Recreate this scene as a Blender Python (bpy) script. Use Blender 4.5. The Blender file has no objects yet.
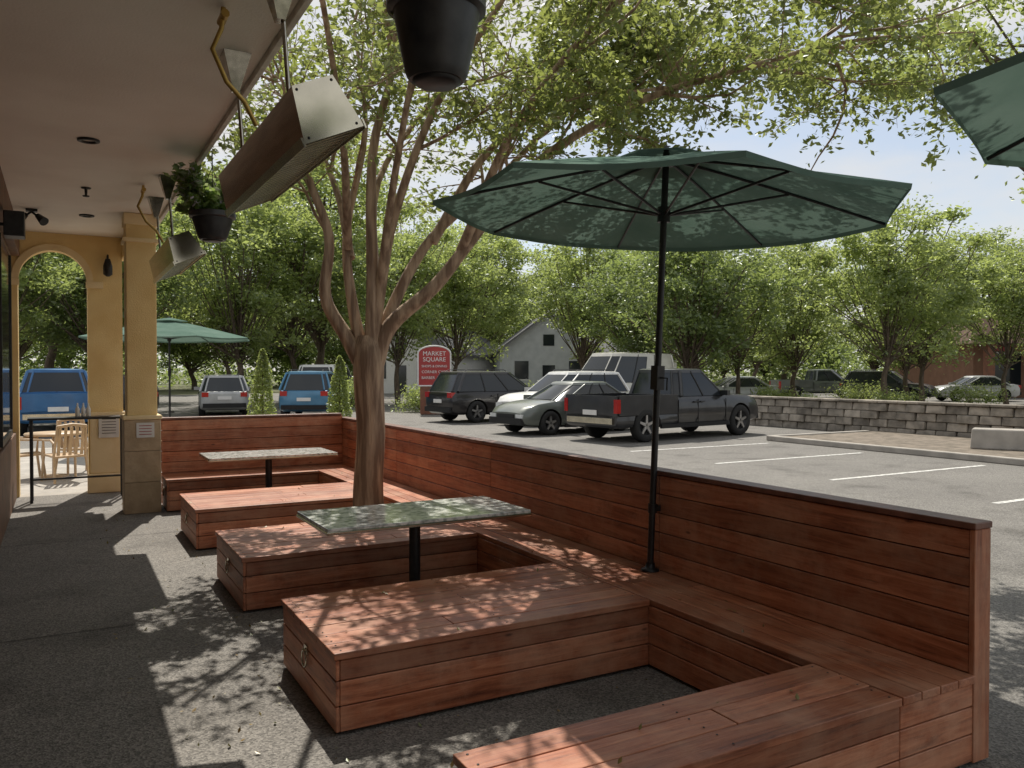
import bpy, math, random
import numpy as np
from mathutils import Vector, Matrix
random.seed(7); RNG=np.random.default_rng(7)
sc=bpy.context.scene
sc.view_settings.view_transform='Standard'
try: sc.view_settings.look='None'
except Exception: pass
sc.view_settings.exposure=0
FW=Vector((.4848,.8746,0)); RT=Vector((.8746,-.4848,0))

# ---------------------------------------------------------------- materials
def nt(name):
    m=bpy.data.materials.new(name); m.use_nodes=True
    t=m.node_tree; b=t.nodes['Principled BSDF']
    return m,t,b
def N(t,ty,**k):
    n=t.nodes.new(ty)
    for a,v in k.items():
        if a in n.inputs.keys(): n.inputs[a].default_value=v
        else: setattr(n,a,v)
    return n
def ramp(t,stops):
    r=t.nodes.new('ShaderNodeValToRGB'); e=r.color_ramp.elements
    while len(e)<len(stops): e.new(.5)
    for i,(p,c) in enumerate(stops):
        e[i].position=p; e[i].color=(c[0],c[1],c[2],1)
    return r
def mat(name,c1,c2=None,scale=5.,rough=.6,metal=0.,bump=0.,bscale=None,stretch=(1,1,1),detail=6,spec=.5,island=0.,lo=.35,hi=.65):
    m,t,b=nt(name); L=t.links
    b.inputs['Roughness'].default_value=rough; b.inputs['Metallic'].default_value=metal
    b.inputs['Specular IOR Level'].default_value=spec
    tc=N(t,'ShaderNodeTexCoord'); mp=N(t,'ShaderNodeMapping'); mp.inputs['Scale'].default_value=stretch
    L.new(tc.outputs['Object'],mp.inputs['Vector'])
    vec=mp.outputs['Vector']
    geo=None
    if island:
        geo=N(t,'ShaderNodeNewGeometry')
        mu=N(t,'ShaderNodeMath',operation='MULTIPLY'); mu.inputs[1].default_value=37.
        L.new(geo.outputs['Random Per Island'],mu.inputs[0])
        va=N(t,'ShaderNodeVectorMath',operation='ADD'); L.new(vec,va.inputs[0]); L.new(mu.outputs[0],va.inputs[1]); vec=va.outputs[0]
    n=N(t,'ShaderNodeTexNoise'); n.inputs['Scale'].default_value=scale; n.inputs['Detail'].default_value=detail
    L.new(vec,n.inputs['Vector'])
    c2=c2 or tuple(x*.75 for x in c1)
    r=ramp(t,[(lo,c1),(hi,c2)]); L.new(n.outputs['Fac'],r.inputs['Fac'])
    out=r.outputs['Color']
    if island:
        hs=N(t,'ShaderNodeHueSaturation')
        mr=N(t,'ShaderNodeMapRange'); mr.inputs['To Min'].default_value=1-island; mr.inputs['To Max'].default_value=1+island
        L.new(geo.outputs['Random Per Island'],mr.inputs['Value']); L.new(mr.outputs[0],hs.inputs['Value'])
        L.new(out,hs.inputs['Color']); out=hs.outputs['Color']
    L.new(out,b.inputs['Base Color'])
    if bump:
        n2=N(t,'ShaderNodeTexNoise'); n2.inputs['Scale'].default_value=bscale or scale*3; n2.inputs['Detail'].default_value=5
        L.new(vec,n2.inputs['Vector'])
        bp=N(t,'ShaderNodeBump'); bp.inputs['Strength'].default_value=bump; bp.inputs['Distance'].default_value=.02
        L.new(n2.outputs['Fac'],bp.inputs['Height']); L.new(bp.outputs['Normal'],b.inputs['Normal'])
    return m
def wood(name,stretch,light=1.0):
    m,t,b=nt(name); L=t.links
    tc=N(t,'ShaderNodeTexCoord'); geo=N(t,'ShaderNodeNewGeometry')
    mu=N(t,'ShaderNodeMath',operation='MULTIPLY'); mu.inputs[1].default_value=53.
    L.new(geo.outputs['Random Per Island'],mu.inputs[0])
    va=N(t,'ShaderNodeVectorMath',operation='ADD'); L.new(tc.outputs['Object'],va.inputs[0]); L.new(mu.outputs[0],va.inputs[1])
    mp=N(t,'ShaderNodeMapping'); mp.inputs['Scale'].default_value=stretch; L.new(va.outputs[0],mp.inputs['Vector'])
    g=N(t,'ShaderNodeTexNoise'); g.inputs['Scale'].default_value=1.6; g.inputs['Detail'].default_value=10; g.inputs['Roughness'].default_value=.70; g.inputs['Distortion'].default_value=.9
    L.new(mp.outputs[0],g.inputs['Vector'])
    k=light
    r=ramp(t,[(.30,(.12*k,.034*k,.016*k)),(.48,(.34*k,.108*k,.048*k)),(.68,(.52*k,.20*k,.10*k))]); L.new(g.outputs['Fac'],r.inputs['Fac'])
    w=N(t,'ShaderNodeTexNoise'); w.inputs['Scale'].default_value=2.3; w.inputs['Detail'].default_value=10; w.inputs['Roughness'].default_value=.7; L.new(tc.outputs['Object'],w.inputs['Vector'])
    wr=ramp(t,[(.44,(0,0,0)),(.68,(.7,.7,.7))]); L.new(w.outputs['Fac'],wr.inputs['Fac'])
    mx=N(t,'ShaderNodeMixRGB'); mx.inputs['Color2'].default_value=(.54*k,.30*k,.19*k,1)
    L.new(wr.outputs[0],mx.inputs['Fac']); L.new(r.outputs[0],mx.inputs['Color1'])
    mp2=N(t,'ShaderNodeMapping'); mp2.inputs['Scale'].default_value=tuple(1.2 if s<2 else 3.2 for s in stretch); L.new(va.outputs[0],mp2.inputs['Vector'])
    v=N(t,'ShaderNodeTexVoronoi'); v.inputs['Scale'].default_value=2.2; L.new(mp2.outputs[0],v.inputs['Vector'])
    vr=ramp(t,[(.03,(.8,.8,.8)),(.085,(0,0,0))]); L.new(v.outputs['Distance'],vr.inputs['Fac'])
    m3=N(t,'ShaderNodeMixRGB'); m3.inputs['Color2'].default_value=(.06,.02,.012,1); L.new(vr.outputs[0],m3.inputs['Fac']); L.new(mx.outputs[0],m3.inputs['Color1'])
    hs=N(t,'ShaderNodeHueSaturation'); mr=N(t,'ShaderNodeMapRange'); mr.inputs['To Min'].default_value=.70; mr.inputs['To Max'].default_value=1.22
    L.new(geo.outputs['Random Per Island'],mr.inputs['Value']); L.new(mr.outputs[0],hs.inputs['Value']); L.new(m3.outputs[0],hs.inputs['Color'])
    L.new(hs.outputs[0],b.inputs['Base Color'])
    rr=N(t,'ShaderNodeMapRange'); rr.inputs['To Min'].default_value=.30; rr.inputs['To Max'].default_value=.68; L.new(w.outputs['Fac'],rr.inputs['Value']); L.new(rr.outputs[0],b.inputs['Roughness'])
    bp=N(t,'ShaderNodeBump'); bp.inputs['Strength'].default_value=.45; bp.inputs['Distance'].default_value=.006
    L.new(g.outputs['Fac'],bp.inputs['Height']); L.new(bp.outputs[0],b.inputs['Normal'])
    return m
def leafmat(name,cols,trans=.5,tcol=(.2,.32,.05)):
    m=bpy.data.materials.new(name); m.use_nodes=True; t=m.node_tree; t.nodes.clear(); L=t.links
    geo=N(t,'ShaderNodeNewGeometry'); k=len(cols)
    r=ramp(t,[(i/(k-1),c) for i,c in enumerate(cols)]); L.new(geo.outputs['Random Per Island'],r.inputs['Fac'])
    tc=N(t,'ShaderNodeTexCoord'); n=N(t,'ShaderNodeTexNoise'); n.inputs['Scale'].default_value=.7; L.new(tc.outputs['Object'],n.inputs['Vector'])
    mr=N(t,'ShaderNodeMapRange'); mr.inputs['From Min'].default_value=.3; mr.inputs['From Max'].default_value=.7; mr.inputs['To Min'].default_value=.65; mr.inputs['To Max'].default_value=1.35; L.new(n.outputs['Fac'],mr.inputs['Value'])
    hs=N(t,'ShaderNodeHueSaturation'); L.new(mr.outputs[0],hs.inputs['Value']); L.new(r.outputs[0],hs.inputs['Color'])
    d=N(t,'ShaderNodeBsdfDiffuse'); L.new(hs.outputs[0],d.inputs['Color'])
    tr=N(t,'ShaderNodeBsdfTranslucent'); mx=N(t,'ShaderNodeMixRGB',blend_type='MIX'); mx.inputs['Fac'].default_value=.7; mx.inputs['Color2'].default_value=(*tcol,1)
    L.new(hs.outputs[0],mx.inputs['Color1']); L.new(mx.outputs[0],tr.inputs['Color'])
    ms=N(t,'ShaderNodeMixShader'); ms.inputs['Fac'].default_value=trans; L.new(d.outputs[0],ms.inputs[1]); L.new(tr.outputs[0],ms.inputs[2])
    gl=N(t,'ShaderNodeBsdfGlossy'); gl.inputs['Roughness'].default_value=.4; gl.inputs['Color'].default_value=(.9,.95,.9,1)
    m2=N(t,'ShaderNodeMixShader'); m2.inputs['Fac'].default_value=.07; L.new(ms.outputs[0],m2.inputs[1]); L.new(gl.outputs[0],m2.inputs[2])
    o=N(t,'ShaderNodeOutputMaterial'); L.new(m2.outputs[0],o.inputs['Surface'])
    return m

M={}
M['woodx']=wood('stained_wood_x',(1.2,16,16)); M['woody']=wood('stained_wood_y',(16,1.2,16)); M['woodz']=wood('stained_wood_z',(16,16,1.2),.9)
M['cap']=mat('dark_cap',(.11,.042,.026),(.19,.075,.048),8,.42,bump=.2)
M['core']=mat('gap_shade_core',(.012,.008,.006),rough=.9)  # near-black, shade of the board gaps put into the colour
M['joint']=mat('joint_filler',(.06,.055,.05),rough=.9)
M['black']=mat('black_metal',(.018,.018,.02),(.03,.03,.03),20,.4,metal=.3)
M['steel']=mat('brushed_steel',(.68,.63,.50),(.54,.50,.40),6,.20,metal=1.)
M['dsteel']=mat('heater_dark',(.30,.28,.24),(.46,.43,.37),3,.14,metal=1.,stretch=(8,1,8))
M['copper']=mat('gas_pipe',(.55,.36,.1),rough=.4,metal=.6)
M['plast']=mat('pot_plastic',(.016,.016,.017),(.035,.035,.035),14,.42)
M['marble']=mat('stone_table',(.34,.37,.34),(.80,.81,.77),22,.07,detail=12,lo=.38,hi=.56,spec=1.)
M['ceil']=mat('soffit_paint',(.91,.85,.77),(.82,.75,.67),1.1,.75,bump=.12,bscale=60,detail=9)
M['yel']=mat('yellow_stucco',(.86,.67,.34),(.76,.55,.25),2.2,.85,bump=.3,bscale=70,detail=9)
M['yel2']=mat('yellow_trim',(.88,.72,.45),(.80,.63,.36),3,.8,bump=.15,bscale=50)
M['brn']=mat('brown_stucco',(.26,.19,.13),(.31,.22,.15),3,.8,bump=.2,bscale=60)
M['fascia']=mat('fascia_brown',(.20,.105,.06),(.13,.07,.04),4,.6)
M['fasciaw']=mat('fascia_edge',(.78,.74,.66),(.56,.52,.46),9,.6)
M['stone']=mat('column_tile',(.50,.38,.25),(.40,.30,.19),7,.8,bump=.4,bscale=30,island=.1)
M['white']=mat('white_paint',(.75,.74,.72),(.68,.67,.65),8,.5)
M['line']=mat('road_paint',(.66,.66,.63),(.28,.27,.26),14,.7,detail=12,lo=.46,hi=.66)
M['conc']=mat('concrete',(.42,.39,.35),(.31,.29,.26),3,.85,bump=.3,bscale=60,detail=10)
M['block']=mat('retaining_block',(.36,.32,.27),(.18,.16,.135),4,.95,bump=.9,bscale=14,island=.3)
M['grass']=mat('grass_soil',(.09,.115,.04),(.16,.145,.09),2,.95,bump=.6,bscale=30)
M['mulch']=mat('mulch',(.24,.20,.16),(.13,.11,.085),5,.95,bump=.8,bscale=30,detail=10)
M['bark']=mat('smooth_bark',(.50,.36,.245),(.22,.14,.09),4,.65,bump=.6,bscale=14,stretch=(4,4,.5),detail=9,lo=.38,hi=.6)
M['bark2']=mat('rough_bark',(.16,.12,.085),(.08,.06,.045),6,.9,bump=.8,bscale=20,stretch=(3,3,.6))
M['tyre']=mat('tyre_rubber',(.02,.02,.02),rough=.85)
M['rim']=mat('alloy_rim',(.5,.5,.5),(.4,.4,.4),rough=.3,metal=.9)
M['red']=mat('red_paint',(.42,.05,.045),(.34,.04,.04),3,.5)
M['tail']=mat('tail_lamp',(.45,.02,.015),rough=.15)
M['lamp']=mat('head_lamp',(.7,.72,.72),rough=.08)
M['tan']=mat('tan_plastic',(.55,.40,.25),rough=.45)
M['roofg']=mat('roof_shingle',(.17,.17,.18),(.11,.11,.115),8,.9,bump=.4)
M['roofb']=mat('brown_shingle',(.13,.075,.05),(.09,.055,.04),8,.9,bump=.4)
M['brick']=mat('brick_brown',(.24,.10,.06),(.17,.08,.055),6,.85,bump=.4)
M['tanwall']=mat('tan_wall',(.26,.14,.09),(.21,.11,.07),2,.85)
m,t,b=nt('window_glass'); b.inputs['Base Color'].default_value=(.02,.025,.03,1); b.inputs['Roughness'].default_value=.04; b.inputs['Specular IOR Level'].default_value=.5
n=N(t,'ShaderNodeTexNoise'); n.inputs['Scale'].default_value=2.; rr=N(t,'ShaderNodeMapRange'); rr.inputs['To Min'].default_value=.03; rr.inputs['To Max'].default_value=.12
t.links.new(n.outputs['Fac'],rr.inputs['Value']); t.links.new(rr.outputs[0],b.inputs['Roughness']); M['glass']=m
def paint(name,c):
    m,t,b=nt(name); b.inputs['Roughness'].default_value=.35; b.inputs['Metallic'].default_value=.2
    b.inputs['Coat Weight'].default_value=.6; b.inputs['Coat Roughness'].default_value=.08
    tc=N(t,'ShaderNodeTexCoord'); n=N(t,'ShaderNodeTexNoise'); n.inputs['Scale'].default_value=3; n.inputs['Detail'].default_value=8; t.links.new(tc.outputs['Object'],n.inputs['Vector'])
    r=ramp(t,[(.35,tuple(x*.85 for x in c)),(.7,tuple(min(1,x*1.05+.01) for x in c))]); t.links.new(n.outputs['Fac'],r.inputs['Fac']); t.links.new(r.outputs[0],b.inputs['Base Color'])
    return m
P={k:paint('car_paint_'+k,c) for k,c in dict(charcoal=(.022,.023,.026),black=(.014,.012,.013),blue=(.02,.13,.32),blue2=(.06,.20,.34),silver=(.42,.43,.43),white=(.78,.78,.76),grey=(.12,.135,.12),cream=(.66,.64,.57)).items()}

def asphalt(name,c1,c2,sp,lo=.55,hi=1.5):
    m,t,b=nt(name); L=t.links; tc=N(t,'ShaderNodeTexCoord')
    n=N(t,'ShaderNodeTexNoise'); n.inputs['Scale'].default_value=.35; n.inputs['Detail'].default_value=12; n.inputs['Roughness'].default_value=.7; L.new(tc.outputs['Object'],n.inputs['Vector'])
    r=ramp(t,[(.3,c1),(.7,c2)]); L.new(n.outputs['Fac'],r.inputs['Fac'])
    n3=N(t,'ShaderNodeTexNoise'); n3.inputs['Scale'].default_value=1.3; n3.inputs['Detail'].default_value=6; L.new(tc.outputs['Object'],n3.inputs['Vector'])
    sr=ramp(t,[(.54,(1,1,1)),(.72,(.6,.59,.58))]); L.new(n3.outputs['Fac'],sr.inputs['Fac'])
    ml=N(t,'ShaderNodeMixRGB',blend_type='MULTIPLY'); ml.inputs['Fac'].default_value=1; L.new(r.outputs[0],ml.inputs['Color1']); L.new(sr.outputs[0],ml.inputs['Color2'])
    v=N(t,'ShaderNodeTexVoronoi'); v.inputs['Scale'].default_value=sp; L.new(tc.outputs['Object'],v.inputs['Vector'])
    hs=N(t,'ShaderNodeHueSaturation'); sx=N(t,'ShaderNodeSeparateColor'); L.new(v.outputs['Color'],sx.inputs[0])
    mr=N(t,'ShaderNodeMapRange'); mr.inputs['To Min'].default_value=lo; mr.inputs['To Max'].default_value=hi; L.new(sx.outputs[0],mr.inputs['Value']); L.new(mr.outputs[0],hs.inputs['Value'])
    L.new(ml.outputs[0],hs.inputs['Color']); L.new(hs.outputs[0],b.inputs['Base Color']); b.inputs['Roughness'].default_value=.85
    bp=N(t,'ShaderNodeBump'); bp.inputs['Strength'].default_value=.5; bp.inputs['Distance'].default_value=.006; L.new(v.outputs['Distance'],bp.inputs['Height']); L.new(bp.outputs[0],b.inputs['Normal'])
    return m
M['asph']=asphalt('asphalt',(.135,.127,.117),(.185,.176,.16),90)
M['aggr']=asphalt('exposed_aggregate',(.15,.14,.127),(.225,.208,.185),100,.5,1.5)
M['leafA']=leafmat('leaf_main',[(.035,.06,.015),(.075,.115,.03),(.12,.16,.045),(.16,.165,.06)],.52,(.50,.57,.14))
M['leafB']=leafmat('leaf_bright',[(.07,.11,.025),(.13,.18,.045),(.20,.24,.08)],.55,(.60,.70,.20))
M['leafC']=leafmat('leaf_dark',[(.045,.08,.02),(.085,.13,.035),(.15,.18,.055)],.5,(.45,.56,.15))
M['flower']=leafmat('flower_leaf',[(.06,.12,.025),(.12,.2,.05),(.15,.25,.06),(.45,.35,.5)],.5,(.4,.55,.12))
M['dry']=leafmat('dry_leaf',[(.18,.10,.04),(.3,.2,.07),(.14,.16,.05)],.1)

# ---------------------------------------------------------------- mesh builder
class MB:
    def __init__(s): s.v=[];s.f=[];s.m=[];s.s=[]
    def add(s,vs,fs,mi=0,sm=False):
        o=len(s.v); s.v+=[tuple(p) for p in vs]
        for f in fs: s.f.append(tuple(i+o for i in f)); s.m.append(mi); s.s.append(sm)
    def box(s,a,b,mi=0):
        x0,y0,z0=a;x1,y1,z1=b
        s.add([(x0,y0,z0),(x1,y0,z0),(x1,y1,z0),(x0,y1,z0),(x0,y0,z1),(x1,y0,z1),(x1,y1,z1),(x0,y1,z1)],
              [(0,3,2,1),(4,5,6,7),(0,1,5,4),(1,2,6,5),(2,3,7,6),(3,0,4,7)],mi)
    def hexa(s,p,mi=0):
        s.add(p,[(0,3,2,1),(4,5,6,7),(0,1,5,4),(1,2,6,5),(2,3,7,6),(3,0,4,7)],mi)
    def tube(s,path,rad,n=8,mi=0,sm=True,caps=True):
        path=[Vector(p) for p in path]
        if not hasattr(rad,'__len__'): rad=[rad]*len(path)
        vs=[];fs=[];k=len(path); prev=None
        for i,p in enumerate(path):
            d=(path[min(i+1,k-1)]-path[max(i-1,0)]).normalized()
            if prev is None:
                a=d.cross(Vector((0,0,1)));
                if a.length<.1: a=d.cross(Vector((1,0,0)))
                a.normalize()
            else:
                a=(prev-d*prev.dot(d)); a.normalize()
            prev=a; b=d.cross(a)
            for j in range(n):
                th=2*math.pi*j/n; vs.append(p+(a*math.cos(th)+b*math.sin(th))*rad[i])
        for i in range(k-1):
            for j in range(n):
                fs.append((i*n+j,i*n+(j+1)%n,(i+1)*n+(j+1)%n,(i+1)*n+j))
        s.add(vs,fs,mi,sm)
        if caps:
            s.add(vs[:n],[tuple(range(n))[::-1]],mi); s.add(vs[-n:],[tuple(range(n))],mi)
    def lathe(s,prof,c=(0,0,0),n=24,mi=0,axis='z',sm=True):
        vs=[];fs=[]
        for r,z in prof:
            for j in range(n):
                th=2*math.pi*j/n; q=(r*math.cos(th),r*math.sin(th),z)
                if axis=='y': q=(q[0],q[2],q[1])
                vs.append((c[0]+q[0],c[1]+q[1],c[2]+q[2]))
        for i in range(len(prof)-1):
            for j in range(n): fs.append((i*n+j,i*n+(j+1)%n,(i+1)*n+(j+1)%n,(i+1)*n+j))
        s.add(vs,fs,mi,sm)
    def build(s,name,parent=None,mats=(),bevel=0,seg=1,sharp=None,data_only=False):
        me=bpy.data.meshes.new(name); me.from_pydata(s.v,[],s.f)
        for m in mats: me.materials.append(m)
        me.polygons.foreach_set('material_index',s.m); me.polygons.foreach_set('use_smooth',s.s)
        me.update()
        if sharp: me.polygons.foreach_set('use_smooth',[True]*len(s.f)); me.set_sharp_from_angle(angle=math.radians(sharp))
        if data_only: return me
        o=bpy.data.objects.new(name,me); sc.collection.objects.link(o)
        if parent: o.parent=parent
        if bevel:
            bv=o.modifiers.new('bevel','BEVEL'); bv.width=bevel; bv.segments=seg; bv.limit_method='ANGLE'; bv.angle_limit=math.radians(40)
        return o
def grp(name,loc=(0,0,0),rz=0):
    e=bpy.data.objects.new(name,None); e.location=loc; e.rotation_euler=(0,0,math.radians(rz)); e.empty_display_size=.3; sc.collection.objects.link(e); return e

# ---------------------------------------------------------------- ground
def sheet(name,x0,y0,x1,y1,z,m):
    mb=MB(); mb.add([(x0,y0,z),(x1,y0,z),(x1,y1,z),(x0,y1,z)],[(0,1,2,3)]); return mb.build(name,None,[m])
sheet('ground',-500,-500,700,700,-.004,M['grass'])
sheet('asphalt_parking_lot',-60,-60,75,62,0,M['asph'])
sheet('patio_floor',-.57,-6,3.70,13.0,.008,M['aggr'])
sheet('sidewalk',-3,13.0,3.70,21,.008,M['conc'])
g=grp('floor_joints'); mb=MB()
for y in (-1.2,2.6,6.1,9.4): mb.add([(-.56,y,.012),(1.15,y,.012),(1.15,y+.01,.012),(-.56,y+.01,.012)],[(0,1,2,3)])
mb.build('joint_lines',g,[M['joint']])
g=grp('parking_markings'); mb=MB()
for y in (-4.15,-1.55,1.05,3.65,6.25,8.85,11.45,14.05):
    mb.add([(10.7,y-.05,.004),(14.8,y-.05,.004),(14.8,y+.05,.004),(10.7,y+.05,.004)],[(0,1,2,3)])
mb.build('lines',g,[M['line']])
g=grp('kerb'); mb=MB()
mb.box((15.3,-8,0),(15.45,14.6,.13)); mb.box((15.45,14.45,0),(19.0,14.6,.13)); mb.build('kerb_stone',g,[M['conc']],.02,2)
sheet('planting_strip',15.45,-8,20.6,14.45,.10,M['mulch'])

# ---------------------------------------------------------------- wooden seating
SEAT=.41; WT=1.08; YE=2.13
def bench(x0,x1,y0,y1,ring=True):
    g=grp('wooden_bench',((x0+x1)/2,(y0+y1)/2,0)); cx,cy=(x0+x1)/2,(y0+y1)/2
    a,b,c,d=x0-cx,x1-cx,y0-cy,y1-cy
    mb=MB(); mb.box((a+.022,c+.022,.03),(b,d-.022,SEAT-.036)); mb.build('core',g,[M['core']])  # added fill behind the boards so their gaps look dark
    mb=MB(); zs=[.025,.15,.272,SEAT-.036]
    for i in range(3):
        z0,z1=zs[i]+.002,zs[i+1]-.004
        mb.box((a+.021,c,z0),(b,c+.02,z1)); mb.box((a+.021,d-.02,z0),(b,d,z1))
    mb.build('side_boards',g,[M['woodx']],.003)
    mb=MB()
    for i in range(3): mb.box((a,c,zs[i]+.002),(a+.019,d,zs[i+1]-.004))
    mb.build('end_boards',g,[M['woody']],.003)
    mb=MB(); n=max(3,round((d-c+.03)/.148)); w=(d-c+.03)/n
    for i in range(n):
        y=c-.015+i*w; seam=random.uniform(.35,.7)*(b-a)+a
        j=random.uniform(-.0015,.0015)
        if i%2: mb.box((a-.012,y+.003,SEAT-.034+j),(seam-.0015,y+w-.003,SEAT+j)); mb.box((seam+.0015,y+.003,SEAT-.034-j),(b,y+w-.003,SEAT-j))
        else: mb.box((a-.012,y+.003,SEAT-.034+j),(b,y+w-.003,SEAT+j))
    mb.build('seat_boards',g,[M['woodx']],.004,2)
    mb=MB()
    for i in range(n):
        for xx in (a+.03,(a+b)/2,b-.04):
            for dy in (.035,w-.035):
                mb.lathe([(.005,.0),(.004,.0012),(0,.0012)],(xx,c-.015+i*w+dy,SEAT+.0015),8)
    mb.build('screws',g,[M['black']])
    if ring:
        mb=MB(); yc=(c+d)/2; c0=Vector((a-.012,yc,.27))
        pts=[c0+Vector((-.003,math.sin(q)*.042,math.cos(q)*.042-.045)) for q in [i*math.pi/8 for i in range(17)]]
        mb.tube(pts,.006,6,caps=False); mb.box((a-.008,yc-.03,.245),(a-.0005,yc+.03,.295)); mb.tube([(a-.016,yc-.012,.27),(a-.016,yc+.012,.27)],.008,8); mb.build('ring_pull',g,[M['steel']])
    return g
XW=3.5
for (xs,y0,y1) in ((1.20,YE,2.56),(1.13,3.76,4.80),(1.13,6.0,7.12),(1.13,8.3,9.45),(1.13,10.72,11.28)):
    bench(xs,2.998,y0,y1)
g=grp('wooden_bench',(3.25,6.7,0)); mb=MB(); y0,y1=YE-6.7,11.28-6.7
mb.box((-.228,y0+.022,.03),(.247,y1,SEAT-.036)); mb.build('core',g,[M['core']])
mb=MB(); zs=[.025,.15,.272,SEAT-.036]
for i in range(3):
    mb.box((-.25,y0+.021,zs[i]+.002),(-.23,y1,zs[i+1]-.004))
mb.build('front_boards',g,[M['woody']],.003)
mb=MB()
for i in range(3): mb.box((-.249,y0,zs[i]+.002),(.249,y0+.019,zs[i+1]-.004))
mb.build('end_boards',g,[M['woodx']],.003)
mb=MB(); w=.50/4
segs=[y0-.015,4.3-6.7,6.75-6.7,9.2-6.7,y1]
for i in range(4):
    off=(.35,-.2,.1,-.45)[i]
    for k in range(4):
        a=segs[k]+(off if k else 0); b=segs[k+1]+(off if k<3 else 0)
        mb.box((-.25+i*w+.003,a+.002,SEAT-.034),(-.25+(i+1)*w-.003-(.002 if i==3 else 0),b-.002,SEAT+.0015))
mb.build('seat_boards',g,[M['woody']],.004,2)
g=grp('wooden_partition_wall',(XW,0,0)); mb=MB()
mb.box((.021,YE+.03,.03),(.084,11.40,WT-.032)); mb.build('core',g,[M['core']])
mb=MB(); nb=8; hb=(WT-.032-.025)/nb
for i in range(nb):
    z0=.025+i*hb
    for (a,b) in ((YE+.022,4.28),(4.284,6.72),(6.724,9.16),(9.164,11.395)):
        mb.box((0,a,z0+.002),(.02,b,z0+hb-.004)); mb.box((.085,a,z0+.002),(.105,b,z0+hb-.004))
mb.build('boards',g,[M['woody']],.003)
mb=MB(); mb.box((-.006,YE-.006,.02),(.111,YE+.02,WT-.031)); mb.build('end_post',g,[M['woodz']],.003)
mb=MB()
for (a,b) in ((YE-.01,4.28),(4.284,8),(8.004,11.42)): mb.box((-.012,a,WT-.03),(.117,b,WT))
mb.build('cap_rail',g,[M['cap']],.005,2)
g=grp('wooden_partition_wall',(1.13,11.28,0)); mb=MB(); WB=1.14; L_=XW-1.13
mb.box((.021,.021,.03),(L_-.002,.099,WB-.032)); mb.build('core',g,[M['core']])
mb=MB(); hb=(WB-.032-.025)/8
for i in range(8):
    z0=.025+i*hb; mb.box((.002,0,z0+.002),(L_-.002,.02,z0+hb-.004)); mb.box((.002,.10,z0+.002),(L_-.002,.12,z0+hb-.004))
mb.build('boards',g,[M['woodx']],.003)
mb=MB(); mb.box((-.012,-.012,WB-.03),(L_-.014,.132,WB)); mb.build('cap_rail',g,[M['cap']],.005,2)

def table(cx,cy):
    g=grp('patio_table',(cx,cy,0)); mb=MB(); mb.box((-.74,-.375,.727),(.74,.375,.75)); mb.build('stone_top',g,[M['marble']],.004,2)
    mb=MB(); mb.box((-.745,-.38,.708),(.745,.38,.7265)); mb.build('metal_edge',g,[M['steel']],.003)
    mb=MB(); mb.tube([(0,0,.03),(0,0,.70)],.04,16); mb.box((-.3,-.03,.695),(.3,.03,.7075)); mb.box((-.03,-.25,.69),(.03,.25,.70))
    mb.lathe([(.0,.05),(.06,.05),(.2,.03),(.24,.015),(.24,.009)],(0,0,0),24); mb.build('pedestal',g,[M['black']])
table(2.2,5.4); table(2.2,10.05)

# ---------------------------------------------------------------- umbrellas
def fabricmat():
    m=bpy.data.materials.new('green_canvas'); m.use_nodes=True; t=m.node_tree; t.nodes.clear(); L=t.links
    tc=N(t,'ShaderNodeTexCoord'); n=N(t,'ShaderNodeTexNoise'); n.inputs['Scale'].default_value=3; n.inputs['Detail'].default_value=9; L.new(tc.outputs['Object'],n.inputs['Vector'])
    r=ramp(t,[(.3,(.115,.185,.15)),(.7,(.165,.24,.20))]); L.new(n.outputs['Fac'],r.inputs['Fac'])
    bp=N(t,'ShaderNodeBump'); bp.inputs['Strength'].default_value=.3; bp.inputs['Distance'].default_value=.06; L.new(n.outputs['Fac'],bp.inputs['Height'])
    d=N(t,'ShaderNodeBsdfDiffuse'); L.new(r.outputs[0],d.inputs[0]); L.new(bp.outputs[0],d.inputs['Normal']); tr=N(t,'ShaderNodeBsdfTranslucent'); L.new(r.outputs[0],tr.inputs[0])
    ms=N(t,'ShaderNodeMixShader'); ms.inputs[0].default_value=.22; L.new(d.outputs[0],ms.inputs[1]); L.new(tr.outputs[0],ms.inputs[2])
    o=N(t,'ShaderNodeOutputMaterial'); L.new(ms.outputs[0],o.inputs[0]); return m
M['canvas']=fabricmat()
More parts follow.
